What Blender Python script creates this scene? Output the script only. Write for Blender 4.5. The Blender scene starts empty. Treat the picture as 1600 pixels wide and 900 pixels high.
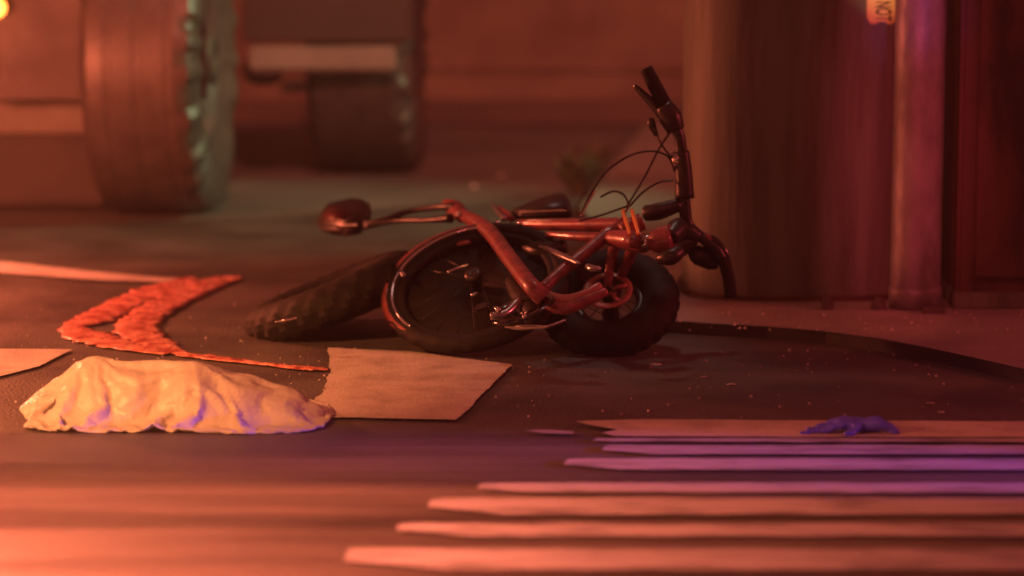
import bpy, bmesh, math, random
from mathutils import Vector, Matrix, noise, Quaternion
random.seed(7)
PI = math.pi
scene = bpy.context.scene
col = scene.collection

# ------------------------------------------------------------------ camera
F_PX, PITCH, CAM_H = 4650.0, math.radians(8.51), 1.24
CAM = Vector((0, 0, CAM_H))
cd = bpy.data.cameras.new('camera'); cam = bpy.data.objects.new('camera', cd); col.objects.link(cam)
cam.location = CAM; cam.rotation_euler = (PI/2 - PITCH, 0, 0)
cd.sensor_width = 36; cd.lens = F_PX/1600*36; cd.clip_start = 0.1; cd.clip_end = 400
cd.dof.use_dof = True; cd.dof.focus_distance = 6.85; cd.dof.aperture_fstop = 1.55; cd.dof.aperture_blades = 0
scene.camera = cam

# ------------------------------------------------------------------ world, lamps, exposure
w = bpy.data.worlds.new('World'); scene.world = w; w.use_nodes = True
bg = w.node_tree.nodes['Background']
bg.inputs['Color'].default_value = (1.0, 0.17, 0.105, 1); bg.inputs['Strength'].default_value = 0.22
scene.view_settings.view_transform = 'Standard'; scene.view_settings.look = 'None'
scene.view_settings.exposure = 0.0; scene.view_settings.gamma = 1.0

def point(name, loc, colr, watts, size=0.12):
    l = bpy.data.lights.new(name, 'POINT'); l.color = colr; l.energy = watts; l.shadow_soft_size = size
    o = bpy.data.objects.new(name, l); o.location = loc; col.objects.link(o); return o
def spot(name, loc, target, colr, watts, deg, blend=0.6, size=0.1):
    l = bpy.data.lights.new(name, 'SPOT'); l.color = colr; l.energy = watts; l.shadow_soft_size = size
    l.spot_size = math.radians(deg); l.spot_blend = blend
    o = bpy.data.objects.new(name, l); o.location = loc
    o.rotation_euler = (Vector(target) - Vector(loc)).to_track_quat('-Z', 'Y').to_euler(); col.objects.link(o); return o
# the emergency vehicles that stand outside the frame: an orange lamp on the left, red and blue beacons on the right; two accent spots are added
spot('amber_lamp', (-3.0, 4.0, 2.2), (-1.28, 6.32, 0.05), (1.0, 0.28, 0.08), 1950, 28, 0.95, 0.10)
spot('amber_road_lamp', (-1.9, 4.7, 0.85), (-0.95, 5.0, 0), (1.0, 0.20, 0.095), 1850, 60, 0.9, 0.12)
point('amber_spill', (-3.0, 3.4, 2.4), (1.0, 0.16, 0.09), 26, 0.10)
point('red_beacon_front', (-0.7, 3.0, 3.2), (1.0, 0.13, 0.13), 55, 0.12)
point('tail_glow', (-2.15, 8.1, 0.62), (1.0, 0.18, 0.08), 260, 0.10)
spot('amber_flood', (0.0, 4.0, 5.0), (-0.7, 12.6, 0.9), (1.0, 0.22, 0.13), 2600, 32, 0.7, 0.2)
red = spot('red_beacon', (0.45, 3.6, 1.7), (1.05, 8.0, 0.42), (1.0, 0.08, 0.10), 520, 20, 1.0, 0.08); red.scale = (0.34, 1, 1)
point('red_beacon_spill', (4.4, 6.6, 1.7), (1.0, 0.08, 0.10), 230, 0.15)
spot('bike_glint_spot', (0.3, 9.3, 6.5), (0.35, 7.35, 0.3), (1.0, 0.66, 0.55), 320, 11, 0.9, 0.35)  # added spot that puts glints on the bicycle tubes
spot('sticker_fill_spot', (0.4, 3.6, 2.7), (1.003, 8.0, 0.835), (1.0, 0.70, 0.34), 900, 2.2, 0.5, 0.05)  # added spot that only brightens the sticker
spot('blue_beacon_spill', (1.2, 3.6, 1.9), (1.05, 7.9, 0.75), (0.25, 0.18, 1.0), 110, 4, 1.0, 0.05)
spot('blue_beacon', (5.2, 5.2, 0.75), (0.50, 5.84, 0.0), (0.20, 0.08, 1.0), 2100, 7.8, 0.9, 0.06)
spot('work_lamp', (3.4, 9.75, 2.4), (-0.9, 10.0, 0.35), (0.76, 1.0, 0.50), 590, 34, 0.8, 0.10)

# ------------------------------------------------------------------ picture -> place
CP, SP = math.cos(PITCH), math.sin(PITCH)
def ray(px, py):
    a, b = (px-800)/F_PX, -(py-450)/F_PX
    return Vector((a, CP + b*SP, -SP + b*CP))
def Z(px, py, z=0.0):
    d = ray(px, py); return CAM + d*((z-CAM_H)/d.z)
def Y(px, py, y):
    d = ray(px, py); return CAM + d*(y/d.y)

# ------------------------------------------------------------------ materials
def mat(name, c1, c2=None, rough=0.6, metal=0.0, scale=8.0, stretch=(1,1,1), bump=0.0, bscale=60.0, coat=0.0,
        detail=6.0, lo=0.35, hi=0.65, spec=0.5, emit=None, estr=0.0, rvar=0.0, trans=0.0):
    m = bpy.data.materials.new(name); m.use_nodes = True
    nt = m.node_tree; p = nt.nodes['Principled BSDF']; L = nt.links
    tc = nt.nodes.new('ShaderNodeTexCoord'); mp = nt.nodes.new('ShaderNodeMapping')
    mp.inputs['Scale'].default_value = stretch; L.new(tc.outputs['Object'], mp.inputs['Vector'])
    p.inputs['Base Color'].default_value = (*c1, 1)
    p.inputs['Roughness'].default_value = rough; p.inputs['Metallic'].default_value = metal
    p.inputs['Specular IOR Level'].default_value = spec
    if coat: p.inputs['Coat Weight'].default_value = coat; p.inputs['Coat Roughness'].default_value = 0.12
    if c2 is not None or rvar:
        n = nt.nodes.new('ShaderNodeTexNoise'); n.inputs['Scale'].default_value = scale; n.inputs['Detail'].default_value = detail
        n.inputs['Roughness'].default_value = 0.6
        L.new(mp.outputs[0], n.inputs['Vector'])
        r = nt.nodes.new('ShaderNodeMapRange'); r.inputs[1].default_value = lo; r.inputs[2].default_value = hi
        L.new(n.outputs['Fac'], r.inputs[0])
        if c2 is not None:
            mx = nt.nodes.new('ShaderNodeMix'); mx.data_type = 'RGBA'
            mx.inputs[6].default_value = (*c1, 1); mx.inputs[7].default_value = (*c2, 1)
            L.new(r.outputs[0], mx.inputs[0]); L.new(mx.outputs[2], p.inputs['Base Color'])
        if rvar:
            r2 = nt.nodes.new('ShaderNodeMapRange'); r2.inputs[3].default_value = max(0.02, rough-rvar); r2.inputs[4].default_value = min(1, rough+rvar)
            L.new(n.outputs['Fac'], r2.inputs[0]); r2.inputs[1].default_value = lo; r2.inputs[2].default_value = hi
            L.new(r2.outputs[0], p.inputs['Roughness'])
    if bump:
        nb = nt.nodes.new('ShaderNodeTexNoise'); nb.inputs['Scale'].default_value = bscale; nb.inputs['Detail'].default_value = 4
        L.new(mp.outputs[0], nb.inputs['Vector'])
        b = nt.nodes.new('ShaderNodeBump'); b.inputs['Strength'].default_value = bump; b.inputs['Distance'].default_value = 0.01
        L.new(nb.outputs['Fac'], b.inputs['Height']); L.new(b.outputs[0], p.inputs['Normal'])
    if emit:
        p.inputs['Emission Color'].default_value = (*emit, 1); p.inputs['Emission Strength'].default_value = estr
    if trans:
        p.inputs['Transmission Weight'].default_value = trans
    return m
M = {}
M['asphalt'] = mat('asphalt', (.045,.042,.040), (.085,.080,.074), rough=.55, scale=3.0, bump=.5, bscale=130, rvar=.15, detail=9)
M['asphalt_new'] = mat('worn asphalt', (.036,.033,.032), (.115,.106,.098), rough=.42, scale=1.7, stretch=(.28,2.6,1), bump=.6, bscale=110, rvar=.12, detail=7)
M['far_road'] = mat('pale old asphalt', (.075,.073,.068), (.125,.12,.112), rough=.75, scale=1.6, bump=.2, bscale=60)
M['concrete'] = mat('concrete', (.17,.16,.15), (.26,.245,.225), rough=.8, scale=4, bump=.3, bscale=70, detail=9)
M['paint'] = mat('road paint', (.45,.43,.40), (.27,.25,.23), rough=.6, scale=9, bump=.25, bscale=120, lo=.42, hi=.72, detail=9)
M['paint_worn'] = mat('worn road paint', (.31,.31,.335), (.08,.073,.07), rough=.6, scale=11, stretch=(.5,2.0,1), bump=.4, bscale=120, lo=.47, hi=.72, detail=8)
M['rubber'] = mat('dusty black rubber', (.052,.045,.042), (.075,.065,.06), rough=.42, scale=12, bump=.2, bscale=90)
M['bike_rubber'] = mat('bicycle rubber', (.009,.009,.009), (.018,.017,.016), rough=.7, scale=20, spec=.2)
M['black'] = mat('black plastic', (.013,.012,.012), (.022,.02,.02), rough=.38, scale=15)
M['black_gloss'] = mat('glossy black plastic', (.012,.011,.011), rough=.16, coat=.5)
M['bike_red'] = mat('red bicycle paint', (.34,.085,.090), (.14,.03,.034), rough=.42, coat=.5, scale=28, detail=10, rvar=.15)
M['bike_pale'] = mat('scuffed pale frame paint', (.42,.20,.17), (.30,.08,.07), rough=.4, coat=.3, scale=18)
M['tail_dark'] = mat('dark red lens', (.07,.010,.010), (.03,.008,.008), rough=.35, scale=20)
M['chrome'] = mat('chrome', (.75,.75,.75), rough=.16, metal=1)
M['alloy'] = mat('dull alloy', (.5,.5,.5), (.38,.38,.38), rough=.26, metal=.9, scale=30)
M['cable'] = mat('cable housing', (.02,.018,.018), rough=.3)
M['orange'] = mat('orange spring sheen', (.9,.35,.08), rough=.2, coat=.5)  # orange reflections painted in as the headset springs' own colour
M['bag'] = None
M['nitrile'] = mat('blue violet nitrile', (.10,.11,.85), (.07,.07,.65), rough=.35, scale=30, coat=.15)
M['tape'] = mat('wet red plastic tape', (.78,.34,.26), (.26,.05,.04), rough=.24, scale=20, bump=1.0, bscale=42, lo=.38, hi=.60, rvar=.2, detail=9)
M['tank'] = mat('stained grey steel paint', (.16,.175,.148), (.075,.07,.06), rough=.72, scale=3.4, stretch=(3.0,3.0,.28), bump=.25, bscale=16, detail=10, rvar=.08, spec=.3, lo=.4, hi=.66)
M['pole'] = mat('galvanised pole', (.19,.18,.195), (.055,.05,.052), rough=.5, metal=.1, scale=6, stretch=(1.5,1.5,.6), bump=.3, bscale=30, detail=8, rvar=.12)
M['panel'] = mat('rusty painted panel', (.085,.034,.031), (.016,.008,.007), rough=.55, scale=5, stretch=(1.4,1.4,.5), bump=.2, bscale=25, detail=9, lo=.42, hi=.62)
M['sticker'] = mat('yellow sticker', (.80,.58,.26), (.72,.47,.20), rough=.5, scale=30)
M['ink'] = mat('dark sticker ink', (.05,.012,.01), rough=.6)
M['wall'] = mat('stained brick red wall', (.22,.165,.11), (.11,.062,.052), rough=.85, scale=1.5, bump=.2, bscale=30, detail=5)
M['wall_dark'] = mat('dark kerb stone', (.07,.045,.04), (.11,.07,.06), rough=.8, scale=3)
M['kerb_face'] = mat('shaded kerb face', (.022,.020,.019), (.035,.03,.028), rough=.85, scale=6)  # near-black colour stands in for shade on the kerb's side faces
M['truck_dark'] = mat('grimy truck underbody', (.03,.024,.022), (.05,.038,.033), rough=.65, scale=4)
M['truck_body'] = mat('dusty truck panel', (.036,.026,.024), (.030,.021,.019), rough=.5, scale=1.8, rvar=.1)
M['truck_bar'] = mat('dusty grey bar', (.22,.21,.18), (.15,.14,.12), rough=.6, scale=4)
M['lens'] = mat('lit tail lamp', (.8,.12,.02), rough=.2, emit=(1.0,.20,.03), estr=9)
M['weed'] = mat('dry weed', (.06,.08,.035), (.10,.07,.04), rough=.7, scale=9)
M['debris'] = mat('pale litter', (.40,.36,.33), (.28,.24,.22), rough=.5, scale=30)
M['white_litter'] = mat('white litter', (.75,.72,.68), rough=.4)

def bag_material():
    m = bpy.data.materials.new('thin white plastic'); m.use_nodes = True
    nt = m.node_tree; p = nt.nodes['Principled BSDF']; L = nt.links
    out = nt.nodes['Material Output']
    p.inputs['Base Color'].default_value = (.62,.60,.57,1); p.inputs['Roughness'].default_value = .42
    t = nt.nodes.new('ShaderNodeBsdfTranslucent'); t.inputs['Color'].default_value = (.72,.68,.55,1)
    mx = nt.nodes.new('ShaderNodeMixShader'); mx.inputs[0].default_value = .3
    L.new(p.outputs[0], mx.inputs[1]); L.new(t.outputs[0], mx.inputs[2]); L.new(mx.outputs[0], out.inputs['Surface'])
    tc = nt.nodes.new('ShaderNodeTexCoord')
    n = nt.nodes.new('ShaderNodeTexNoise'); n.inputs['Scale'].default_value = 60; n.inputs['Detail'].default_value = 2; n.inputs['Distortion'].default_value = .6
    L.new(tc.outputs['Object'], n.inputs['Vector'])
    b = nt.nodes.new('ShaderNodeBump'); b.inputs['Strength'].default_value = .2; b.inputs['Distance'].default_value = .01
    L.new(n.outputs['Fac'], b.inputs['Height'])
    prev = b
    for sc, dist in ((6.0, .006), (14.0, .0015)):          # sharp creases of crumpled film
        wn = nt.nodes.new('ShaderNodeTexNoise'); wn.inputs['Scale'].default_value = sc*.6; wn.inputs['Detail'].default_value = 2
        L.new(tc.outputs['Object'], wn.inputs['Vector'])
        ad = nt.nodes.new('ShaderNodeVectorMath'); ad.operation = 'MULTIPLY_ADD'; ad.inputs[1].default_value = (.12,.12,.12)
        L.new(wn.outputs['Color'], ad.inputs[0]); L.new(tc.outputs['Object'], ad.inputs[2])
        vo = nt.nodes.new('ShaderNodeTexVoronoi'); vo.feature = 'DISTANCE_TO_EDGE'; vo.inputs['Scale'].default_value = sc
        L.new(ad.outputs[0], vo.inputs['Vector'])
        b2 = nt.nodes.new('ShaderNodeBump'); b2.inputs['Strength'].default_value = .75; b2.inputs['Distance'].default_value = dist*4
        L.new(vo.outputs['Distance'], b2.inputs['Height']); L.new(prev.outputs[0], b2.inputs['Normal']); prev = b2
    L.new(prev.outputs[0], p.inputs['Normal']); L.new(prev.outputs[0], t.inputs['Normal'])
    return m
M['bag'] = bag_material()

# ------------------------------------------------------------------ mesh helpers (all world-space, origin moved to the thing)
def obj(name, bm, m, parent=None, smooth=True, origin=None):
    bmesh.ops.recalc_face_normals(bm, faces=bm.faces[:])
    base = origin if origin is not None else Vector((0,0,0))
    if parent is not None: base = WORLD[parent.name]
    for v in bm.verts: v.co -= base
    me = bpy.data.meshes.new(name); bm.to_mesh(me); bm.free()
    if smooth:
        for p in me.polygons: p.use_smooth = True
    o = bpy.data.objects.new(name, me); col.objects.link(o)
    if m is not None: me.materials.append(m)
    if parent is not None: o.parent = parent
    else: o.location = base
    WORLD[o.name] = base.copy()
    return o
WORLD = {}
def sharp(o, deg=35):
    me = o.data
    bm = bmesh.new(); bm.from_mesh(me)
    for e in bm.edges:
        if len(e.link_faces) == 2 and e.calc_face_angle(0) > math.radians(deg): e.smooth = False
    bm.to_mesh(me); bm.free(); return o
def empty(name, loc):
    o = bpy.data.objects.new(name, None); o.location = loc; o.empty_display_size = .1; col.objects.link(o)
    WORLD[o.name] = Vector(loc); return o
def tag(o, label, cat=None, group=None, kind=None):
    o['label'] = label
    if cat: o['category'] = cat
    if group: o['group'] = group
    if kind: o['kind'] = kind
    return o
def frame_of(n):
    n = n.normalized(); a = Vector((0,0,1)) if abs(n.z) < .9 else Vector((1,0,0))
    x = a.cross(n).normalized(); return x, n.cross(x).normalized(), n
def catmull(pts, k=6):
    P = [Vector(p) for p in pts]
    if len(P) < 3: return P
    out = []
    for i in range(len(P)-1):
        p0, p1, p2, p3 = P[max(i-1,0)], P[i], P[i+1], P[min(i+2,len(P)-1)]
        for j in range(k):
            t = j/k
            out.append(.5*((2*p1)+(-p0+p2)*t+(2*p0-5*p1+4*p2-p3)*t*t+(-p0+3*p1-3*p2+p3)*t**3))
    out.append(P[-1]); return out
def add_tube(bm, pts, r, seg=12, flat=1.0):
    P = [Vector(p) for p in pts]; n = len(P)
    rs = r if isinstance(r, (list, tuple)) else [r]*n
    if len(rs) != n:
        rs = [rs[min(int(i/(n-1)*(len(rs)-1)), len(rs)-2)]*(1-((i/(n-1)*(len(rs)-1))-min(int(i/(n-1)*(len(rs)-1)), len(rs)-2))) +
              rs[min(int(i/(n-1)*(len(rs)-1)), len(rs)-2)+1]*((i/(n-1)*(len(rs)-1))-min(int(i/(n-1)*(len(rs)-1)), len(rs)-2)) for i in range(n)]
    t0 = (P[1]-P[0]).normalized(); x, y, _ = frame_of(t0); rings = []
    prev = t0
    for i in range(n):
        t = (P[min(i+1,n-1)]-P[max(i-1,0)]).normalized()
        q = prev.rotation_difference(t); x = q @ x; y = q @ y; prev = t
        rings.append([bm.verts.new(P[i] + (x*math.cos(a)*rs[i] + y*math.sin(a)*rs[i]*flat)) for a in [2*PI*k/seg for k in range(seg)]])
    for i in range(n-1):
        for k in range(seg):
            bm.faces.new((rings[i][k], rings[i][(k+1)%seg], rings[i+1][(k+1)%seg], rings[i+1][k]))
    bm.faces.new(rings[0]); bm.faces.new(rings[-1]); return bm
def tube(pts, r, seg=12, k=0, flat=1.0):
    bm = bmesh.new(); return add_tube(bm, catmull(pts, k) if k else pts, r, seg, flat)
def add_box(bm, c, ax, ay, az, bev=0.0):
    """box centred at c with half-axis vectors"""
    c = Vector(c); vs = []
    for sx in (-1,1):
        for sy in (-1,1):
            for sz in (-1,1): vs.append(bm.verts.new(c + ax*sx + ay*sy + az*sz))
    f = [bm.faces.new([vs[i] for i in q]) for q in ((0,1,3,2),(4,6,7,5),(0,4,5,1),(2,3,7,6),(0,2,6,4),(1,5,7,3))]
    if bev: bmesh.ops.bevel(bm, geom=list({e for q in f for e in q.edges}), offset=bev, segments=2, affect='EDGES')
    return bm
def box(c, ax, ay, az, bev=0.0): return add_box(bmesh.new(), c, ax, ay, az, bev)
def prism(poly, d, bev=0.0):
    """closed outline (list of Vectors) pushed along vector d"""
    bm = bmesh.new(); a = [bm.verts.new(p) for p in poly]; b = [bm.verts.new(Vector(p)+d) for p in poly]
    n = len(a); bm.faces.new(a); bm.faces.new(b[::-1])
    for i in range(n): bm.faces.new((a[i], a[(i+1)%n], b[(i+1)%n], b[i]))
    if bev: bmesh.ops.bevel(bm, geom=bm.edges[:], offset=bev, segments=2, affect='EDGES')
    return bm
def sheet(poly, z):
    bm = bmesh.new(); bm.faces.new([bm.verts.new((p[0], p[1], z)) for p in poly]); return bm
def ring(c, n, prof, seg=72, arc=(0,2*PI), x=None, mod=None):
    """revolve a closed profile [(radius, offset along n)] about n; mod(theta_index, i, r, o) may move a profile point"""
    c = Vector(c); X, Yv, N = frame_of(n)
    if x is not None:
        X = (x - N*x.dot(N)).normalized(); Yv = N.cross(X)
    full = abs(arc[1]-arc[0]-2*PI) < 1e-6; bm = bmesh.new(); R = []
    cnt = seg if full else seg+1
    for s in range(cnt):
        a = arc[0] + (arc[1]-arc[0])*s/seg
        row = []
        for i, (r, o) in enumerate(prof):
            if mod: r, o = mod(s, i, r, o)
            row.append(bm.verts.new(c + (X*math.cos(a)+Yv*math.sin(a))*r + N*o))
        R.append(row)
    m = len(prof)
    for s in range(seg):
        A, B = R[s], R[(s+1)%cnt]
        for i in range(m): bm.faces.new((A[i], A[(i+1)%m], B[(i+1)%m], B[i]))
    if not full: bm.faces.new(R[0]); bm.faces.new(R[-1][::-1])
    return bm
def circ(r0, rt, rw=None, k=16):
    rw = rw or rt
    return [(r0 + rt*math.cos(2*PI*i/k), rw*math.sin(2*PI*i/k)) for i in range(k)]
def ragged(pts, amp, step, closed=True):
    out = []; n = len(pts)
    for i in range(n):
        a, b = Vector(pts[i][:2]), Vector(pts[(i+1)%n][:2]); L = (b-a).length; k = max(1, int(L/step)); k = min(k, 160)
        nrm = Vector((-(b-a).y, (b-a).x)).normalized() if L > 0 else Vector((0,0))
        for j in range(k):
            p = a.lerp(b, j/k); q = noise.noise(Vector((p.x*11, p.y*11, 3.3)))*.6 + noise.noise(Vector((p.x*47, p.y*47, 1.3)))*.4
            out.append(p + nrm*amp*q)
    return out

# ------------------------------------------------------------------ ground, road, pavement
def ground_sheet(name, poly, z, m, label, cat, ragged_amp=0, step=.03):
    pts = ragged(poly, ragged_amp, step) if ragged_amp else poly
    o = obj(name, sheet(pts, z), m, smooth=False); return tag(o, label, cat, kind='structure')
bm = bmesh.new(); S = 150
bm.faces.new([bm.verts.new(p) for p in ((-S,-S,-.004),(S,-S,-.004),(S,S,-.004),(-S,S,-.004))])
tag(obj('ground', bm, M['far_road'], smooth=False), 'pale worn asphalt ground reaching under the truck and to the wall', 'ground', kind='structure')
e0 = [Z(-900,362), Z(120,349), Z(420,338), Z(640,322), Z(930,300), Z(1030,300)]
near = Z(800, 680).y
road_poly = [(p.x, p.y) for p in e0] + [(Z(1030,505).x, Z(1030,505).y), (8, Z(1600,575).y), (8, near-.3), (-8, near-.3), (-8, e0[0].y)]
ground_sheet('road', road_poly, 0, M['asphalt'], 'dark coarse asphalt of the junction under the fallen bicycle', 'road')
fy = near
ground_sheet('road_lane', ragged([(-8,fy),(-8,1.0),(8,1.0),(8,fy)][::-1], .006, .05), .004, M['asphalt_new'],
             'smoother streaky asphalt lane nearest the camera', 'road')

def slab(name, poly, z0, z1, m, bev=.004):
    P = [Vector((p[0], p[1], z0)) for p in poly]
    bm = prism(P, Vector((0,0,z1-z0)))
    top = [e for e in bm.edges if all(abs(v.co.z-z1) < 1e-5 for v in e.verts)]
    bmesh.ops.bevel(bm, geom=top, offset=bev, segments=2, affect='EDGES')
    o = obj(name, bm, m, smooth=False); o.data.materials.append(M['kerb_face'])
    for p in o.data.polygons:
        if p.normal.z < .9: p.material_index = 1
    return o
edge_px = [(1600,577),(1520,558),(1440,541),(1370,528),(1290,517),(1200,510),(1110,505),(1036,500),(1012,470),(985,420),(950,370),(905,325)]
kz = .032
edge = [Z(x, y, kz) for x, y in edge_px]
pav = [(6.0, edge[0].y - .55), (2.2, edge[0].y-.33)] + [(p.x, p.y) for p in edge] + [(Z(1010,190,kz).x, Z(1010,190,kz).y), (6, Z(1010,190,kz).y)]
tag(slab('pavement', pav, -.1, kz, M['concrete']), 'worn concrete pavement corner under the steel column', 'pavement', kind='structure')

# ------------------------------------------------------------------ painted markings
def marking(px, label, m='paint', z=.006, amp=.006, step=.02):
    poly = [Z(x, y, z) for x, y in px]
    o = obj('road_marking', sheet(ragged([(p.x, p.y) for p in poly], amp, step), z), M[m], smooth=False)
    return tag(o, label, 'road marking', 'painted lines on the asphalt', 'structure')
marking([(512,543),(640,549),(799,569),(762,610),(712,655),(470,651),(505,610),(516,575)], 'broad white crosswalk bar between the plastic bag and the bicycle', amp=.012)
marking([(-260,545),(40,545),(112,546),(60,572),(0,588),(-260,640)], 'white crosswalk bar cut off by the left edge behind the plastic bag')
marking([(-700,398),(0,408),(130,422),(230,432),(305,436),(300,442),(150,437),(0,426),(-700,420)], 'long thin white line leading right to the crumpled red tape', amp=.01)
def stripe(px0, y0, y1, tail, label, m='paint_worn', z=.010):
    marking([(px0+6, y0+1), (px0+tail*.12, y0), (2100, y0+1), (2100, y1+1), (px0+tail*.6, y1), (px0, (y0+y1)/2+1)], label, m, z=z, amp=.010, step=.03)
marking([(898,658),(1000,655),(1300,657),(2100,660),(2100,684),(1150,682),(960,681),(940,676),(965,671),(925,664)], 'pale painted band that the violet glove lies on', z=.010, amp=.004, step=.04)
marking([(820,672),(860,671),(896,674),(896,678),(850,677)], 'short thin scrap of worn white paint left of the glove', 'paint_worn', z=.010)
names = [(925,684,690,60,'thin worn white line directly in front of the violet glove'),
         (940,695,709,130,'violet tinted worn line, second in front of the glove'),
         (882,716,733,150,'broader violet tinted line with a tapering left end'),
         (745,754,769,140,'worn line with a pale scuffed left end, fourth in front of the glove'),
         (670,778,803,200,'broad salmon line, second from the bottom but one'),
         (618,817,837,200,'dull brownish worn line between two brighter salmon lines'),
         (540,857,890,260,'broad salmon line nearest the camera')]
for a in names: stripe(*a)

# ------------------------------------------------------------------ wall and kerb behind
Yw = Z(800,194).y
wall = empty('background_wall', (0, Yw, 0))
tag(wall, 'reddish rendered wall with a dark base course far behind the bicycle', 'wall')
obj('wall_face', box((0, Yw+.15, 1.5), Vector((14,0,0)), Vector((0,.15,0)), Vector((0,0,1.5))), M['wall'], wall, False)
obj('base_course', box((0, Yw-.03, .055), Vector((14,0,0)), Vector((0,.03,0)), Vector((0,0,.055)), .01), M['wall_dark'], wall, False)
zl = Y(800, 95, Yw).z
obj('ledge', box((0, Yw-.012, zl), Vector((14,0,0)), Vector((0,.012,0)), Vector((0,0,.045)), .006), M['wall'], wall, False)

# dry weeds against the pavement edge
def weed(px, py, h, n, label):
    c = Z(px, py); bm = bmesh.new()
    t = empty('weed', c); tag(t, label, 'plant', 'weeds in the road edge')
    for i in range(n):
        a = random.uniform(0, 2*PI); l = h*random.uniform(.4, 1); lean = random.uniform(.1,.75)
        d = Vector((math.cos(a)*lean, math.sin(a)*lean, 1)).normalized(); s = Vector((-math.sin(a), math.cos(a), 0))*h*.05
        p0 = c + Vector((math.cos(a), math.sin(a), 0))*h*.1; p1 = p0 + d*l*.6; p2 = p1 + (d + Vector((0,0,-.5*lean)))*l*.5
        v = [bm.verts.new(q) for q in (p0-s*.6, p0+s*.6, p1+s*1.4, p1-s*1.4, p2)]
        bm.faces.new(v[:4]); bm.faces.new((v[3], v[2], v[4]))
    obj('leaf', bm, M['weed'], t, False)['kind'] = 'stuff'
    return t
weed(905, 306, .20, 90, 'low dark tuft of weeds behind the bicycle frame')
weed(930, 275, .15, 50, 'smaller greenish weed tuft behind the brake cables')

# ------------------------------------------------------------------ steel column, pole and panel on the pavement
yc = Z(1200, 470, kz).y
cx0, cx1 = Y(1076,300,yc).x, Y(1428,300,yc).x
ccx, rx = (cx0+cx1)/2, (cx1-cx0)/2
tank = empty('steel_column', (ccx, yc+.2, kz))
tag(tank, 'wide rounded steel column with stained paint behind the handlebar', 'column')
def rounded(cx, cy, rx, ry, p, n=64):
    out = []
    for i in range(n):
        a = 2*PI*i/n; c, s = math.cos(a), math.sin(a)
        out.append((cx + rx*math.copysign(abs(c)**(2/p), c), cy + ry*math.copysign(abs(s)**(2/p), s)))
    return out
foot = rounded(ccx, yc+.24, rx, .24, 3.4)
sharp(obj('shell', prism([Vector((x,y,kz)) for x,y in foot], Vector((0,0,2.6))), M['tank'], tank))
foot2 = rounded(ccx, yc+.24, rx+.012, .252, 3.4)
bmf = prism([Vector((x,y,kz-.002)) for x,y in foot2], Vector((0,0,.014)))
sharp(obj('base_flange', bmf, M['panel'], tank))
for px in (1290, 1371):
    p = Z(px, 482, kz); bm = bmesh.new()
    add_tube(bm, [p + Vector((0,-.012,0)), p + Vector((0,-.012,.018))], .02, 8)
    add_tube(bm, [p + Vector((0,-.012,.018)), p + Vector((0,-.012,.032))], .011, 6)
    obj('anchor_bolt', bm, M['rubber'], tank, False)

yp = Z(1430, 486, kz).y
px0, px1 = Y(1399,300,yp).x, Y(1478,300,yp).x; pr = (px1-px0)/2; pcx = (px0+px1)/2
pole = empty('steel_pole', (pcx, yp+pr, kz)); tag(pole, 'bluish round steel pole right of the wide column', 'pole')
obj('shaft', ring((pcx, yp+pr, kz), Vector((0,0,1)), [(pr,0),(pr,2.6),(pr-.01,2.6),(pr-.01,0)], 40), M['pole'], pole); sharp(bpy.data.objects['shaft'])
obj('base_ring', ring((pcx, yp+pr, kz), Vector((0,0,1)), [(pr+.004,0),(pr+.004,.05),(pr,.06),(pr-.004,.06),(pr-.004,0)], 40), M['pole'], pole)
p = Z(1458, 489, kz)
obj('foot_clamp', box(p + Vector((0,-.004,.008)), Vector((.030,0,0)), Vector((0,.014,0)), Vector((0,0,.008)), .003), M['rubber'], pole, False)

yb = Z(1540, 490, kz).y + .10
bx0 = Y(1497,300,yb).x
cab = empty('metal_cabinet', (bx0+.4, yb+.25, kz)); tag(cab, 'rust stained dark red metal cabinet cut off by the right edge', 'cabinet')
obj('body', box((bx0+.4, yb+.25, kz+1.3), Vector((.4,0,0)), Vector((0,.25,0)), Vector((0,0,1.3)), .012), M['panel'], cab, False)
obj('door', box((bx0+.41, yb-.006, kz+1.32), Vector((.365,0,0)), Vector((0,.008,0)), Vector((0,0,1.24)), .004), M['panel'], cab, False)
obj('plinth', box((bx0+.4, yb+.24, kz+.02), Vector((.41,0,0)), Vector((0,.26,0)), Vector((0,0,.022)), .005), M['tank'], cab, False)

# sticker with the sideways word on the column
sy = yp + .004
def column_front_y(x):
    q = (abs(x-ccx)/rx); q = min(q, .999)
    return yc+.24 - .24*(1-q**3.4)**(1/3.4)
out_px = [(1354,-60),(1401,-60),(1401,24),(1394,34),(1389,38),(1384,34),(1366,35),(1361,40),(1357,32),(1354,27)]
st = None
tilt_x = Y(1378,10,yc).x
# the sticker bends with the column: outline laid on its front surface
def on_col(px, py, off):
    y = yc
    for _ in range(8):
        p = Y(px, py, y); y = column_front_y(p.x)
    p = Y(px, py, y); 
    e = .002; n = Vector((-(column_front_y(p.x+e)-column_front_y(p.x-e))/(2*e)*-1, -1, 0)).normalized()
    return p + n*off
st = empty('sticker', on_col(1378, 0, .0)); tag(st, 'yellow sticker printed NOT sideways near the column top', 'sticker')
bm = bmesh.new()
n_c, n_r = 9, 16
rows = []
for r in range(n_r+1):
    py = -60 + r*(100)/n_r; row = []
    for c in range(n_c+1):
        px = 1354 + 46*c/n_c
        yy = py
        if r >= n_r-3:                                  # cut corners and notched lower edge
            t = (r-(n_r-3))/3; inset = t*t*7
            px = 1354 + inset + (46-2*inset)*c/n_c
            if r == n_r: yy = 38 - (4 if .25 < c/n_c < .75 else 0)
        row.append(bm.verts.new(on_col(px, yy, .0025)))
    rows.append(row)
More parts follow.
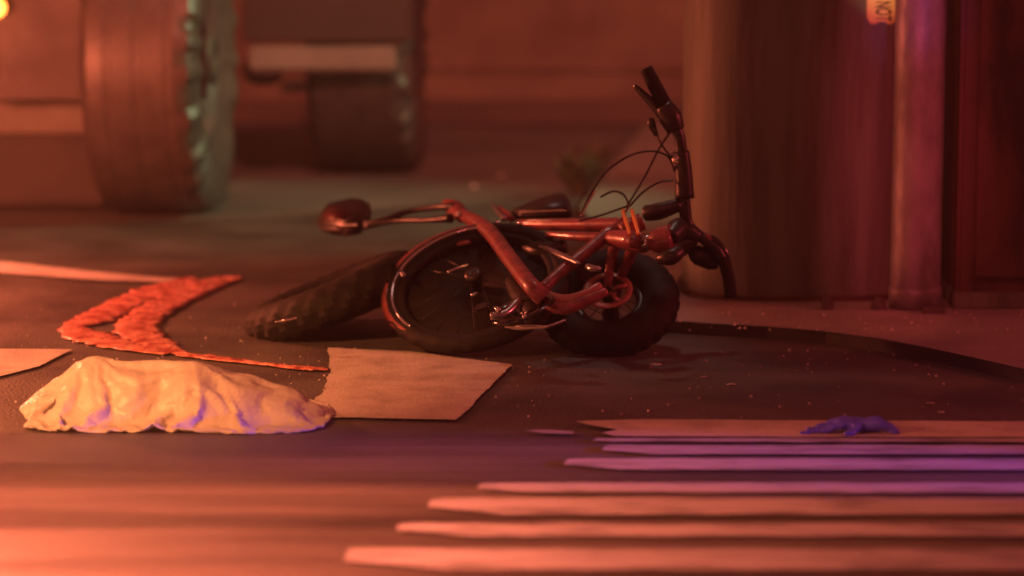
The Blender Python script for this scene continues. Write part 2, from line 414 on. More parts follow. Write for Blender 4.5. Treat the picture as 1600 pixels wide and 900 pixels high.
for r in range(n_r):
    for c in range(n_c): bm.faces.new((rows[r][c], rows[r][c+1], rows[r+1][c+1], rows[r+1][c]))
so = obj('backing', bm, M['sticker'], st)
sm = so.modifiers.new('thickness', 'SOLIDIFY'); sm.thickness = .0012
fc = bpy.data.curves.new('word', 'FONT'); fc.body = 'NOT'; fc.size = 1.0; fc.align_x = 'LEFT'; fc.offset = .022
fo = bpy.data.objects.new('word', fc); col.objects.link(fo); bpy.context.view_layer.update()
tm = bpy.data.meshes.new_from_object(fo.evaluated_get(bpy.context.evaluated_depsgraph_get()))
bpy.data.objects.remove(fo); xs = [v.co.x for v in tm.vertices]; ys = [v.co.y for v in tm.vertices]
bm = bmesh.new(); bm.from_mesh(tm)
bmesh.ops.subdivide_edges(bm, edges=bm.edges[:], cuts=1)
for v in bm.verts:
    u = (v.co.x-min(xs))/(max(xs)-min(xs)); t = (v.co.y-min(ys))/(max(ys)-min(ys))
    v.co = on_col(1367 + 25*t, 2 + 31*u, .0042)
obj('lettering', bm, M['ink'], st, False)

# ------------------------------------------------------------------ truck at the upper left
truck = empty('truck', (Z(250,300).x-.5, Z(250,300).y, 0))
tag(truck, 'heavy truck with wet shining tyres seen from behind at upper left', 'truck')
LUG = {}
def truck_wheel(pxr, pxl, pyb, yaw, R=.52):
    p = Z(pxr, pyb); q = Z(pxl, pyb); W = (p.x-q.x)/math.cos(yaw)
    n = Vector((math.cos(yaw), -math.sin(yaw), 0))
    c = (p+q)/2 + Vector((0, R*.02, R))
    wl = obj('wheel', ring(c, n, [(.09, W*.46),(.09,-W*.46),(.05,-W*.46),(.05,W*.46)], 24), M['truck_dark'], truck)
    h = W/2
    prof = [(.30,h*.8),(.40,h*1.02),(.46,h*1.0),(R-.022,h*.93),(R-.004,h*.84),(R,h*.6),(R,h*.56),(R-.002,h*.54),(R-.002,h*.46),(R,h*.44),(R,h*.08),(R-.002,h*.06),(R-.002,-h*.06),
            (R,-h*.08),(R,-h*.44),(R-.002,-h*.46),(R-.002,-h*.54),(R,-h*.56),(R,-h*.6),(R-.004,-h*.84),(R-.022,-h*.93),(.46,-h*1.0),(.40,-h*1.02),(.30,-h*.8)]
    def mod(s, i, r, o):
        if LUG.setdefault(s//2, random.random()) < .42 and i in (1,2,3,4): r -= .012; o -= h*.06
        return r, o
    t = obj('tyre', ring(c, n, prof, 120, mod=mod), M['rubber'], truck); t.parent = wl; sharp(t, 25)
    rim = obj('rim', ring(c, n, [(.30,h*.8),(.30,-h*.7),(.10,h*.15),(.10,h*.30),(.22,h*.42),(.27,h*.78)], 40), M['alloy'], truck); rim.parent = wl
    # wheel's own base is the truck's base, so children keep their offsets
    return c, W, n
c1, W1, n1 = truck_wheel(347, 168, 330, math.radians(2.6))
c2, W2, n2 = truck_wheel(657, 500, 264, math.radians(2.6))
ax = Vector((1,0,0)); ay = Vector((0,1,0)); az = Vector((0,0,1))
def tbox(name, px0, px1, py0, py1, y, depth, m, bev=.01):
    a, b = Y(px0, py1, y), Y(px1, py0, y)
    return obj(name, box(((a.x+b.x)/2, y+depth/2, (a.z+b.z)/2), ax*((b.x-a.x)/2), ay*(depth/2), az*((b.z-a.z)/2), bev), m, truck, False)
yt = c1.y - .30
tbox('mud_flap', -60, 318, -200, 156, yt, .02, M['truck_body'], .006)
tbox('rear_bumper', -900, -20, -200, 130, yt-.05, .12, M['truck_body'])
tbox('low_dark_box', -200, 166, 212, 322, c1.y+.02, .10, M['truck_dark'], .02)  # plain dark box low to the left of the near tyre
tbox('crossbar', -200, 168, 160, 210, c1.y+.12, .06, M['truck_bar'], .012)
tbox('axle', -300, 240, 118, 146, c1.y+.1, .12, M['truck_dark'], .03)
yt2 = c2.y - .60
tbox('crossbar', 388, 618, 74, 112, yt2, .07, M['truck_bar'], .012)
tbox('tail_panel', 380, 640, -220, 66, yt2+.06, .05, M['truck_body'], .008)
tbox('frame_rail', 588, 642, -220, 150, yt2+.13, .06, M['truck_dark'], .01)
dh = Y(412, 108, yt2+.3)
obj('hub_housing', ring(dh, Vector((1,0,0)), [(.0001,-.075),(.045,-.065),(.06,-.02),(.06,.02),(.045,.065),(.0001,.075)], 24), M['truck_dark'], truck)
tbox('reflector_strip', 440, 497, 126, 146, yt2+.9, .03, M['white_litter'], .004)
tl = Y(-6, 12, yt-.06)
obj('tail_lamp', ring(tl, Vector((0,-1,0)), [(.0001,.02),(.02,.018),(.030,.008),(.032,0),(.0001,0)], 24), M['lens'], truck)
# chassis carrying the axles, above the frame
obj('chassis', box(((c1.x+c2.x)/2-1.5, (c1.y+c2.y)/2+1.0, 1.5), Vector((1.3,0,0)), Vector((.2,1.6,0)), Vector((0,0,.25)), .02), M['truck_dark'], truck, False)

# ------------------------------------------------------------------ fallen bicycle
BN = Vector((-.34,-.20,.93)).normalized()
R1 = .335
WN = Vector((-.33,-.09,.94)).normalized()
C1 = Z(596, 451, R1*math.sqrt(1-WN.z**2)+.012)
def B(px, py, off=0.0):
    d = ray(px, py); t = (C1 + BN*off - CAM).dot(BN)/d.dot(BN); return CAM + d*t
bike = empty('bicycle', (B(760,460).x, B(760,460).y, 0))
tag(bike, 'red bicycle lying on its side by the pavement with handlebar upright', 'bicycle')
def bp(name, bm, m, smooth=True): return obj(name, bm, M[m], bike, smooth)
def sub(name, bm, m, par, smooth=True):
    o = obj(name, bm, M[m], bike, smooth); o.parent = par; return o
def bike_wheel(c, n, R, rt, spokes, rimmat, knob=.006, rw=None):
    rw = rw or rt
    hub = bp('wheel', ring(c, n, [(.0001,-.045),(.022,-.045),(.022,-.03),(.014,-.02),(.014,.02),(.022,.03),(.022,.045),(.0001,.045)], 20), 'black')
    k = 18; prof = [(R-rt + rt*math.cos(2*PI*i/k), rw*math.sin(2*PI*i/k)) for i in range(k)]
    def mod(s, i, r, o):
        ang = min(i, k-i)*2*PI/k
        if ang < 1.25:
            up = (s % 4 < 2) if (i % 4 < 2) else (s % 4 >= 2)
            if up: r += knob*math.cos(ang*.8); o *= 1+knob*3
        return r, o
    t = sub('tyre', ring(c, n, prof, 184 if R > .3 else 112, mod=mod), 'bike_rubber', hub); sharp(t, 28)
    ri = R-2*rt
    sub('rim', ring(c, n, [(ri+.008,-.013),(ri+.010,.013),(ri-.010,.010),(ri-.014,0),(ri-.010,-.010)], 72), rimmat, hub)
    X, Yv, N = frame_of(n)
    for i in range(spokes):
        a = 2*PI*i/spokes; a2 = a + (.5 if i % 2 else -.5); s = 1 if i % 4 < 2 else -1
        sub('spoke', tube([c + (X*math.cos(a2)+Yv*math.sin(a2))*.02 + N*.03*s, c + (X*math.cos(a)+Yv*math.sin(a))*(ri-.005)], .0012, 5), 'cable', hub)
    return hub
# thick knobby tyre that lies under the rear of the bicycle
TN = Vector((-.37,.055,.93)).normalized(); TR, Tr = .178, .056
TC = Z(522, 466, TR*math.sqrt(1-TN.z**2)+Tr-.036)
loose = empty('knobby_tyre', (TC.x, TC.y, 0)); tag(loose, 'thick black knobby tyre lying flat under the left end of the bicycle', 'tyre')
def kmod(s, i, r, o):
    ang = min(i, 20-i)*2*PI/20
    if ang < 1.7 and (s % 4 < 2) == (i % 4 < 2): r += .009*math.cos(min(ang,1.4)); o *= 1.04
    return r, o
sharp(obj('tread', ring(TC, TN, circ(TR, Tr, Tr*.95, 20), 100, mod=kmod), M['bike_rubber'], loose), 28)
obj('inner_disc', ring(TC, TN, [(.0001,.02),(.07,.022),(.122,.012),(.122,-.012),(.07,-.022),(.0001,-.02)], 48), M['black'], loose)
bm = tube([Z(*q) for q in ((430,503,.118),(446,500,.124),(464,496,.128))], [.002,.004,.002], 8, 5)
obj('tyre_glint', bm, M['chrome'], loose)  # chrome sliver shaped as a highlight on the rubber
NR = Vector((-.20,-.50,.84)).normalized(); RR = .236
CR = Z(745, 448, (RR-.02)*math.sqrt(1-NR.z**2)+.034)
def Wp(px, py, off=0.0):
    d = ray(px, py); t = (CR + NR*off - CAM).dot(NR)/d.dot(NR); return CAM + d*t
W1o = bike_wheel(CR, NR, RR, .021, 20, 'bike_rubber', .003)
sub('disc_cover', ring(CR - NR*.012, NR, [(.0001,.004),(.188,.003),(.188,-.003),(.0001,-.004)], 48), 'bike_rubber', W1o)
FN = Vector((-.10,-.52,.72)).normalized(); R2 = .172
C2 = Z(952, 474, R2*math.sqrt(1-FN.z**2)+.01)
W2o = bike_wheel(C2, FN, R2, .046, 14, 'black', .004)
# silver edged red mudguard over the rear wheel, off its plane on the upper side
def arc3(ptspx, off): return [B(x, y, off) for x, y in ptspx]
mg_px = [(655,505),(628,482),(610,452),(606,425),(613,400),(634,378),(668,361),(712,352),(756,350)]
gm = catmull([Wp(x, y, .012) for x, y in mg_px], 8)
bm = bmesh.new(); rowA = []
for i, p in enumerate(gm):                      # a curved strip over the tyre's crown
    side = (p - CR); side -= NR*side.dot(NR); side.normalize()
    f = i/(len(gm)-1); wd = .028*(.35+.65*math.sin(PI*min(max(f,.04),.96))**.6)
    p = CR + side*((p-CR).length*.0 + RR-.016) + NR*.016
    gm[i] = p
    rowA.append([bm.verts.new(p), bm.verts.new(p + side*wd*.5 + NR*.004), bm.verts.new(p + side*wd - NR*.012), bm.verts.new(p + side*(wd-.003) - NR*.016), bm.verts.new(p + side*wd*.45), bm.verts.new(p - NR*.004)])
for i in range(len(rowA)-1):
    for k in range(6): bm.faces.new((rowA[i][k], rowA[i][(k+1)%6], rowA[i+1][(k+1)%6], rowA[i+1][k]))
bm.faces.new(rowA[0]); bm.faces.new(rowA[-1])
guard = bp('mudguard', bm, 'bike_red')
sub('mudguard_trim', tube([p + NR*.004 - (p-CR).normalized()*.008 for p in gm], .004, 8), 'chrome', guard)
# frame tubes
def ft(name, px, r, m='bike_red', off=0.0, k=5, seg=14, offs=None, flat=1.0):
    pts = [B(x, y, off if offs is None else offs[i]) for i, (x, y) in enumerate(px)]
    return bp(name, tube(pts, r, seg, k, flat), m)
ft('seat_tube', [(706,330),(738,343),(765,362),(795,402),(828,445),(850,466)], [.014,.018,.020,.020,.021,.023], 'bike_red', 0, 5, 14, [0,.02,.05,.06,.06,.03])
ft('down_tube', [(846,452),(880,422),(915,395),(955,362),(985,352)], [.013,.015,.015,.017,.019])
ft('top_tube', [(812,350),(860,351),(920,351),(975,350)], [.012,.016,.017,.017])
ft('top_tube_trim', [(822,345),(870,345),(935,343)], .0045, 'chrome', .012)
ft('lower_brace', [(856,366),(905,370),(950,370)], [.008,.012,.012], 'bike_red')
ft('chain_stay', [(846,462),(875,470),(905,465),(938,447)], [.018,.016,.014,.011], 'bike_pale', .006)
ft('lower_stay', [(850,478),(885,482),(920,468),(948,455)], [.014,.015,.013,.010], 'bike_red', .0)
ft('fork_crown', [(955,372),(985,376),(1006,380)], [.020,.026,.024], 'bike_red')
fork = [B(992,378,.02), C2 + FN*.062 + Vector((.02,0,.10)), C2 + FN*.060]
bp('fork_leg', tube(fork, [.015,.014,.010], 12, 5), 'bike_red')
fork = [B(992,382,-.03), C2 - FN*.062 + Vector((.02,0,.10)), C2 - FN*.060]
bp('fork_leg', tube(fork, [.015,.014,.010], 12, 5), 'bike_red')
ft('head_tube', [(972,362),(990,352),(1004,346)], .022, 'bike_red', .0)
for dx in (0, 14):
    ft('headset_spring', [(973+dx,328),(978+dx,345),(984+dx,366)], [.004,.0055,.004], 'orange', .030)
ft('fork_collar', [(1000,380),(1022,378)], .019, 'alloy')
hl = ft('front_lamp', [(1016,379),(1028,377),(1050,372)], [.018,.030,.034], 'bike_red')
ft('lamp_bracket', [(1046,372),(1056,360),(1060,352)], [.020,.026,.020], 'black', 0, 4)
ft('lamp_bracket', [(1030,404),(1048,402),(1062,392)], [.012,.020,.016], 'black', 0, 4)
ft('stem', [(1010,333),(1030,330),(1064,319)], [.020,.022,.016], 'black', .0, 4)
# saddle on its forked seatpost
sad_px = [(500,362),(502,350),(512,338),(526,331),(556,327),(581,326),(584,342),(578,354),(566,368),(540,370),(510,369)]
sb = prism([B(x, y, .0) for x, y in sad_px], BN*.035, 0)
bmesh.ops.bevel(sb, geom=sb.edges[:], offset=.012, segments=3, affect='EDGES')
sad = bp('saddle', sb, 'black')
sub('saddle_tail', prism([B(x, y, -.004) for x, y in [(512,356),(516,344),(545,340),(560,352),(545,366),(514,366)]], BN*.042, .006), 'tail_dark', sad)
ft('seatpost', [(566,350),(598,345),(640,330),(690,323),(712,324)], [.008,.010,.0075,.009,.014], 'black', .02)
ft('seatpost', [(570,354),(620,345),(670,344),(705,341)], [.009,.007,.007,.013], 'black', .02)
ft('seat_clamp', [(698,320),(712,326),(722,338)], [.016,.022,.018], 'bike_red', .01)
ft('quick_release', [(768,318),(778,331),(788,342)], [.003,.006,.008], 'alloy', .02)
ft('quick_release', [(780,328),(792,336),(800,342)], [.010,.012,.010], 'bike_red', .01)
fb_px = [(798,345),(830,333),(868,318),(884,315),(893,322),(897,336),(894,345),(820,347)]
fbm = prism([B(x, y, -.01) for x, y in fb_px], BN*.03, 0)
bmesh.ops.bevel(fbm, geom=fbm.edges[:], offset=.008, segments=3, affect='EDGES')
bp('frame_bag', fbm, 'black')
# crank set, pedals, chain, kickstand, rear carrier stays
cc = B(815, 482, .02)
crank = bp('chainset', ring(cc, BN, [(.075,-.004),(.080,0),(.075,.004),(.05,.004),(.05,-.004)], 44), 'black_gloss')
sub('crank_arm', tube([cc + BN*.02, B(790,490,.04), B(766,494,.05)], [.012,.010,.009], 10, 4), 'alloy', crank)
sub('crank_arm', tube([cc - BN*.02, B(850,480,-.03), B(872,470,-.04)], [.012,.010,.009], 10, 4), 'black', crank)
pd = B(757, 492, .03); X, Yv, N = frame_of(BN)
sub('pedal', box(pd, X*.022, Yv*.018, N*.024, .005), 'black', crank, False)
ft('chain', [(770,492),(800,512),(850,511),(884,500)], .0035, 'alloy', .0, 6)
ft('kickstand', [(790,510),(822,511),(856,511)], [.004,.006,.004], 'alloy', .01)
ft('brake_arm', [(842,386),(858,392),(882,402),(905,412)], [.005,.009,.009,.004], 'alloy', .02)
ft('derailleur', [(918,416),(925,420),(938,420)], [.007,.010,.006], 'alloy', .02)
ft('motor', [(800,440),(822,470),(838,500)], [.018,.034,.024], 'black', -.01, 4)
ft('battery', [(800,372),(840,392),(884,384)], [.014,.026,.016], 'black', -.03, 4)
ft('frame_bolt', [(716,334),(719,335)], .005, 'chrome', .03)
ft('frame_bolt', [(776,348),(780,348)], .005, 'chrome', .03)
ft('frame_bolt', [(810,349),(815,349)], .0055, 'chrome', .03)
ft('frame_bolt', [(626,424),(629,431)], .005, 'chrome', .05)
ft('crank_bolt', [(774,481),(780,485)], .006, 'chrome', .06)
ft('crank_bolt', [(818,496),(823,491)], .004, 'chrome', .05)
ft('wheel_nut', [(628,425),(631,432)], .007, 'chrome', .04)
ft('carrier_stay', [(648,392),(690,386),(735,378)], [.005,.006,.005], 'bike_red', .03)
ft('carrier_stay', [(700,426),(718,418),(732,414)], .004, 'alloy', .02)
ft('valve_cap', [(736,462),(746,458)], .004, 'alloy', .01)
# disc and leaf-shaped hub parts of the front wheel
hubd = bp('brake_disc', ring(C2 + FN*.045, FN, [(.062,-.0015),(.062,.0015),(.046,.0015),(.046,-.0015)], 40), 'bike_pale')
for k in range(5):
    a = k*2*PI/5 + .4; X2, Y2, N2 = frame_of(FN); d = X2*math.cos(a)+Y2*math.sin(a)
    sub('disc_arm', tube([C2 + FN*.046 + d*.012, C2 + FN*.046 + d*.05], .006, 6), 'bike_pale', hubd)
# handlebar: through the stem, square to the bicycle's plane
def H(px, py, y=None): return Y(px, py, y)
S0 = B(1066, 318, 0); yb_ = S0.y
def hb(px, k=0): return [Y(x, y, yb_ + (y-318)*-.00021*.35) for x, y in px]
bp('handlebar', tube(hb([(1030,150),(1048,186),(1062,215),(1066,260),(1069,318),(1076,352),(1100,374),(1122,392),(1134,418)]), [.013,.016,.014,.014,.016,.014,.014,.013,.012], 12, 5), 'black')
g = bp('grip', tube(hb([(1009,106),(1022,132),(1042,170)]), [.0155,.0175,.019], 12, 4), 'bike_rubber')
bp('grip', tube(hb([(1128,402),(1138,432),(1142,464)]), [.014,.015,.016], 12, 4), 'bike_rubber')
bp('brake_lever', tube(hb([(991,133),(1004,146),(1020,162),(1034,180)]), [.005,.009,.011,.012], 10, 4), 'black_gloss')
bp('brake_lever', tube(hb([(1092,366),(1118,376),(1136,400),(1144,440)]), [.006,.009,.007,.005], 10, 4), 'black_gloss')
bp('lever_clamp', tube(hb([(1036,164),(1048,184),(1056,204)]), [.022,.029,.022], 12, 4), 'black')
bp('lever_clamp', tube(hb([(1058,348),(1074,362),(1092,372)]), [.020,.026,.018], 12, 4), 'black')
bp('lever_clamp', tube(hb([(1050,392),(1064,386),(1086,372)]), [.018,.024,.016], 12, 4), 'black')
bp('bell', tube(hb([(1018,184),(1018,194),(1026,212)]), [.006,.011,.005], 10, 4), 'black')
bp('bar_clamp', tube(hb([(1064,236),(1068,268),(1070,310)]), [.020,.021,.024], 12, 4), 'black')
bp('clamp_sleeve', tube(hb([(1058,238),(1062,262)]), [.017,.018], 12), 'alloy')
bp('hand_guard', tube(hb([(1098,366),(1106,372),(1118,382)]), [.006,.011,.006], 10, 4), 'bike_red')
bp('lower_guard', prism(hb([(1072,388),(1098,384),(1120,398),(1126,418),(1112,424),(1080,412)]), Vector((0,.03,0)), .006), 'black')
def cb(px, r=.0026, m='cable', y0=0.0):
    return bp('cable', tube([Y(x, y, yb_ + y0) for x, y in px], r, 8, 8), m)
cb([(1022,200),(1034,226),(1048,246),(1054,266)])
cb([(1048,205),(1030,232),(1008,275),(986,312),(978,324)])
cb([(1054,268),(1044,245),(1018,236),(985,243),(950,266),(925,300),(908,334)])
cb([(1052,282),(1030,285),(1005,300),(984,322)])
cb([(938,308),(958,299),(974,304),(982,318)])
cb([(908,338),(918,318),(930,298)], .003, 'chrome')
cb([(980,322),(940,336),(905,345)])
cb([(984,320),(975,335),(968,352),(972,372)], .003, 'bike_red')

# ------------------------------------------------------------------ crumpled plastic sheet
def crumpled_sheet():
    """a thin sheet that is let fall over a few low lumps, then frozen"""
    yb0 = Z(250, 679).y; depth = .34
    x0, x1 = Y(18, 676, yb0).x, Y(498, 676, yb0).x; Wd = x1-x0; c = Vector(((x0+x1)/2, yb0+depth/2, 0))
    tmp = []
    def collider(bm, name):
        me = bpy.data.meshes.new(name); bm.to_mesh(me); bm.free(); o = bpy.data.objects.new(name, me); col.objects.link(o)
        m = o.modifiers.new('col', 'COLLISION'); o.collision.thickness_outer = .003; o.collision.cloth_friction = 18; tmp.append(o); return o
    bm = bmesh.new(); bmesh.ops.create_grid(bm, x_segments=1, y_segments=1, size=1.2)
    for v in bm.verts: v.co += c
    collider(bm, 'under_plane')
    # lumps: (u along the width, v in depth, half width, half depth, height)
    for u, v, rx, ry, h in ((.235,.56,.085,.10,.112),(.40,.52,.11,.09,.100),(.555,.55,.10,.11,.116),(.70,.52,.10,.10,.094),(.84,.50,.075,.08,.062),(.10,.5,.06,.07,.050)):
        bm = bmesh.new(); bmesh.ops.create_icosphere(bm, subdivisions=3, radius=1)
        for q in bm.verts:
            k = 1 + .18*noise.noise(q.co*1.6 + Vector((u*9, v, 1)))
            q.co = Vector((x0 + Wd*u + q.co.x*rx*k, yb0 + depth*v + q.co.y*ry*k, q.co.z*h*k))
        collider(bm, 'under_lump')
    nx, ny = 92, 54; bm = bmesh.new(); g = []
    for j in range(ny+1):
        row = []
        for i in range(nx+1):
            u, v = i/nx-.5, j/ny-.5
            # corners cut round so the outline is an oval of film
            k = 1 - .16*(abs(2*u)**2.5)*(abs(2*v)**2.5)
            p = Vector((u*Wd*1.03*k, v*depth*1.30*k, 0))
            p.z = .165 + .030*noise.noise(Vector((p.x*7, p.y*9, .7))) + .012*noise.noise(Vector((p.x*22, p.y*26, 3)))
            row.append(bm.verts.new(p + Vector((c.x, c.y+.012, 0))))
        g.append(row)
    for j in range(ny):
        for i in range(nx):
            A = (g[j][i], g[j][i+1], g[j+1][i+1], g[j+1][i])
            if (i+j) % 2: bm.faces.new((A[0],A[1],A[2])); bm.faces.new((A[0],A[2],A[3]))
            else: bm.faces.new((A[0],A[1],A[3])); bm.faces.new((A[1],A[2],A[3]))
    me = bpy.data.meshes.new('film'); bm.to_mesh(me); bm.free(); fo = bpy.data.objects.new('film', me); col.objects.link(fo)
    m = fo.modifiers.new('cloth', 'CLOTH'); st = m.settings; st.quality = 7; st.mass = .12
    st.tension_stiffness = 30; st.compression_stiffness = 12; st.shear_stiffness = 8; st.bending_stiffness = .025; st.bending_damping = .3; st.air_damping = 1.5
    st.shrink_min = -.115
    m.collision_settings.collision_quality = 3; m.collision_settings.distance_min = .003; m.collision_settings.use_self_collision = False
    m.point_cache.frame_start = 1; m.point_cache.frame_end = 48
    for f in range(1, 43): scene.frame_set(f)
    dg = bpy.context.evaluated_depsgraph_get(); fm = bpy.data.meshes.new_from_object(fo.evaluated_get(dg))
    scene.frame_set(1)
    for o in tmp + [fo]: bpy.data.objects.remove(o)
    bm = bmesh.new(); bm.from_mesh(fm)
    for v in bm.verts: v.co.z = max(.003, v.co.z)
    bmesh.ops.smooth_vert(bm, verts=bm.verts[:], factor=.15, use_axis_x=True, use_axis_y=True, use_axis_z=True)
    xs = [v.co.x for v in bm.verts]; ys = [v.co.y for v in bm.verts]; zs = [v.co.z for v in bm.verts]
    print('SHEET', min(xs)-x0, max(xs)-x1, min(ys)-yb0, max(ys)-yb0, max(zs))
    o = obj('plastic_sheet', bm, M['bag'], None, True, c)
    sd = o.modifiers.new('thickness', 'SOLIDIFY'); sd.thickness = .0015
    tag(o, 'crumpled white plastic sheet heaped on the asphalt at lower left', 'plastic sheet')
crumpled_sheet()

# ------------------------------------------------------------------ red tape that zigzags over the road
def ribbon(px, widths, seedv):
    pts = catmull([Z(x, y, .0) for x, y in px], 14); n = len(pts); bm = bmesh.new(); rows = []
    for i, p in enumerate(pts):
        f = i/(n-1)*(len(widths)-1); a = min(int(f), len(widths)-2); wd = widths[a]*(1-(f-a)) + widths[a+1]*(f-a)
        t = (pts[min(i+1,n-1)]-pts[max(i-1,0)]); s = Vector((-t.y, t.x, 0)).normalized()
        row = []
        for k in range(7):
            q = k/6-.5; nz = noise.noise(Vector((i*.33, k*.8, seedv)))
            ed = noise.noise(Vector((i*.45, seedv*3, 9 if q > 0 else 2)))*.35 + noise.noise(Vector((i*1.3, seedv*3, 5 if q > 0 else 1)))*.3
            row.append((p + s*wd*(q*(1+ed)), .006 + .005*max(0,nz) + .002*math.cos(q*PI)))
        rows.append(([bm.verts.new((c.x, c.y, h)) for c, h in row], [bm.verts.new((c.x, c.y, max(.0045, h-.003))) for c, h in row]))
    for i in range(n-1):
        for k in range(6):
            A, B2 = rows[i], rows[i+1]
            bm.faces.new((A[0][k], A[0][k+1], B2[0][k+1], B2[0][k])); bm.faces.new((A[1][k], B2[1][k], B2[1][k+1], A[1][k+1]))
        for e in (0, 6): bm.faces.new((rows[i][0][e], rows[i+1][0][e], rows[i+1][1][e], rows[i][1][e]))
    for r in (rows[0], rows[-1]):
        for k in range(6): bm.faces.new((r[0][k], r[1][k], r[1][k+1], r[0][k+1]))
    return bm
tp = empty('barrier_tape', Z(220, 500)); tag(tp, 'crumpled red tape bent in a zigzag behind the plastic sheet', 'tape')
obj('outer_strand', ribbon([(300,437),(248,455),(200,475),(150,500),(116,514),(140,528),(190,542),(262,556)], [.04,.115,.11,.115,.06,.13,.10,.03], 1.0), M['tape'], tp)
obj('inner_strand', ribbon([(368,436),(322,446),(285,462),(250,482),(222,503),(216,520),(243,540),(286,556)], [.06,.13,.13,.115,.11,.115,.10,.03], 4.0), M['tape'], tp)
obj('trailing_strand', ribbon([(280,557),(340,563),(420,573),(470,578),(514,581)], [.03,.05,.02,.045,.01], 7.0), M['tape'], tp)

# ------------------------------------------------------------------ violet glove
def glove():
    z = .012; c = Z(1330, 685, .0); s = 1/745.0
    me = bpy.data.meshes.new('glove'); o = bpy.data.objects.new('glove', me); col.objects.link(o)
    def pt(x, y, zz): p = Z(1330, 686, 0); return Vector(((x-1330)*s, y, zz*1.3))
    V = []; E = []; Rr = []
    def chain(root, pts):
        prev = root
        for (x, y, zz, r) in pts:
            V.append(pt(x, y, zz)); Rr.append(r); E.append((prev, len(V)-1)) if prev is not None else None; prev = len(V)-1
        return prev
    chain(None, [(1328,.02,.024,.026)])
    chain(0, [(1350,.02,.014,.017),(1368,.015,.020,.024),(1386,.01,.014,.018),(1398,.0,.008,.008),(1405,-.004,.006,.005)])      # palm to cuff
    chain(0, [(1310,.010,.016,.011),(1292,.004,.009,.008),(1270,.0,.006,.006),(1248,-.004,.005,.004)])    # four fingers
    chain(0, [(1312,.03,.018,.011),(1296,.032,.012,.008),(1276,.03,.008,.006),(1262,.026,.006,.005)])
    chain(0, [(1316,.048,.018,.011),(1300,.056,.012,.008),(1284,.058,.007,.006),(1274,.05,.006,.005)])
    chain(0, [(1322,.060,.015,.010),(1310,.078,.010,.007),(1298,.086,.007,.006)])
    chain(0, [(1338,-.004,.012,.009),(1330,-.018,.008,.007),(1316,-.024,.006,.006)])                      # thumb
    me.from_pydata([v for v in V], E, []); me.materials.append(M['nitrile'])
    sk = o.modifiers.new('skin', 'SKIN'); sk.use_smooth_shade = True
    for i, d in enumerate(me.skin_vertices[0].data): d.radius = (Rr[i], Rr[i]*.8); d.use_root = (i == 0)
    sb = o.modifiers.new('smooth', 'SUBSURF'); sb.levels = 2; sb.render_levels = 2
    tx = bpy.data.textures.new('wrinkle', 'CLOUDS'); tx.noise_scale = .018
    dp = o.modifiers.new('wrinkles', 'DISPLACE'); dp.texture = tx; dp.strength = .010; dp.mid_level = .5
    o.location = Vector((c.x, c.y, .006))
    tag(o, 'crumpled violet rubber glove lying on the pale painted band', 'glove')
glove()

# ------------------------------------------------------------------ scraps on the road
def scrap(px, py, L, m, label, zz=0.0, seedv=0):
    rnd = random.Random(px); c = Z(px, py, zz); bm = bmesh.new()
    bmesh.ops.create_icosphere(bm, subdivisions=2, radius=1)
    for v in bm.verts:
        q = 1 + .5*noise.noise(v.co*1.7 + Vector((px, py, 0)))
        v.co = Vector((v.co.x*L*q, v.co.y*L*.6*q, max(-.2, v.co.z)*L*.28*q + L*.1)) + c
    o = obj('road_scrap', bm, M[m], None, False, c); return tag(o, label, 'debris', 'scraps scattered on the asphalt')
scrap(741, 292, .014, 'white_litter', 'tiny white scrap on the pale ground above the bicycle frame')
scrap(783, 276, .020, 'debris', 'faint grey scrap farthest back on the pale ground')
scrap(1024, 571, .015, 'debris', 'pale flake on dark asphalt below the small wheel')
scrap(1100, 590, .008, 'debris', 'smallest pale crumb on dark asphalt right of the flake')
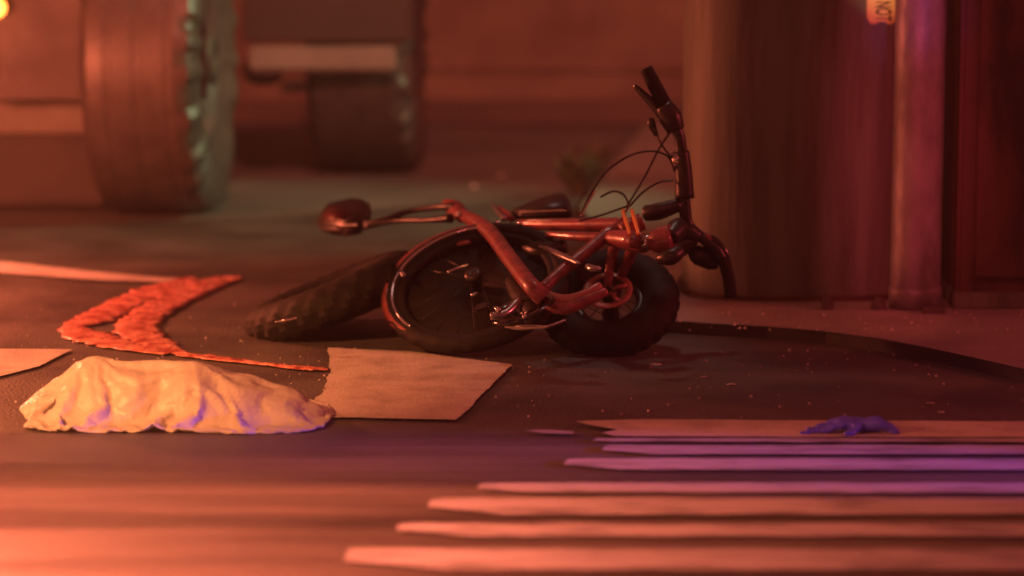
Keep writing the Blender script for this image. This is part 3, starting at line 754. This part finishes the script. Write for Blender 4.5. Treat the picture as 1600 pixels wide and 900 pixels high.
scrap(1143, 602, .012, 'debris', 'rounded grey pebble on dark asphalt beneath the column')
scrap(1453, 631, .010, 'debris', 'dim crumb on dark asphalt behind the violet glove')
scrap(1470, 645, .009, 'debris', 'dim pebble just behind the painted band right of the glove')
scrap(612, 515, .012, 'chrome', 'shiny metal bit on asphalt under the big knobby wheel')
scrap(640, 518, .014, 'debris', 'dull broken bit beside the shiny metal bit')

# ------------------------------------------------------------------ grit on the road
def grit():
    rnd = random.Random(3); bm = bmesh.new(); c = Z(400, 600)
    for k in range(420):
        if k < 170: p = Z(rnd.uniform(-20, 520), rnd.uniform(470, 672), 0)
        elif k < 320: p = Z(rnd.uniform(500, 1600), rnd.uniform(540, 652), 0)
        else: p = Z(rnd.uniform(1050, 1600), rnd.uniform(486, 520), kz)
        r = rnd.choice((.0015,.0022,.003,.0045)); a = rnd.uniform(0, PI)
        q = [Vector((math.cos(a+t)*r*rnd.uniform(.7,1.2), math.sin(a+t)*r*rnd.uniform(.7,1.2), 0)) for t in (0, PI/2, PI, 3*PI/2)]
        b = [bm.verts.new(p + v + Vector((0,0,-.001))) for v in q]; t = [bm.verts.new(p + v*.6 + Vector((0,0,r*.9))) for v in q]
        bm.faces.new(t)
        for i in range(4): bm.faces.new((b[i], b[(i+1)%4], t[(i+1)%4], t[i]))
    tag(obj('gravel', bm, M['debris'], None, False, c), 'loose grit scattered over the asphalt and pavement edge', None, None, 'stuff')
grit()

# ------------------------------------------------------------------ night haze that glows round the lamps
hm = bpy.data.materials.new('haze'); hm.use_nodes = True; nt = hm.node_tree; nt.nodes.remove(nt.nodes['Principled BSDF'])
pv = nt.nodes.new('ShaderNodeVolumePrincipled'); pv.inputs['Density'].default_value = 0.0055; pv.inputs['Color'].default_value = (.9,.9,.9,1)
nt.links.new(pv.outputs[0], nt.nodes['Material Output'].inputs['Volume'])
hz = obj('haze', box((0,0,3.5), Vector((155,0,0)), Vector((0,155,0)), Vector((0,0,5))), hm, None, False)
tag(hz, 'thin night haze hanging over the whole junction', None, None, 'stuff')
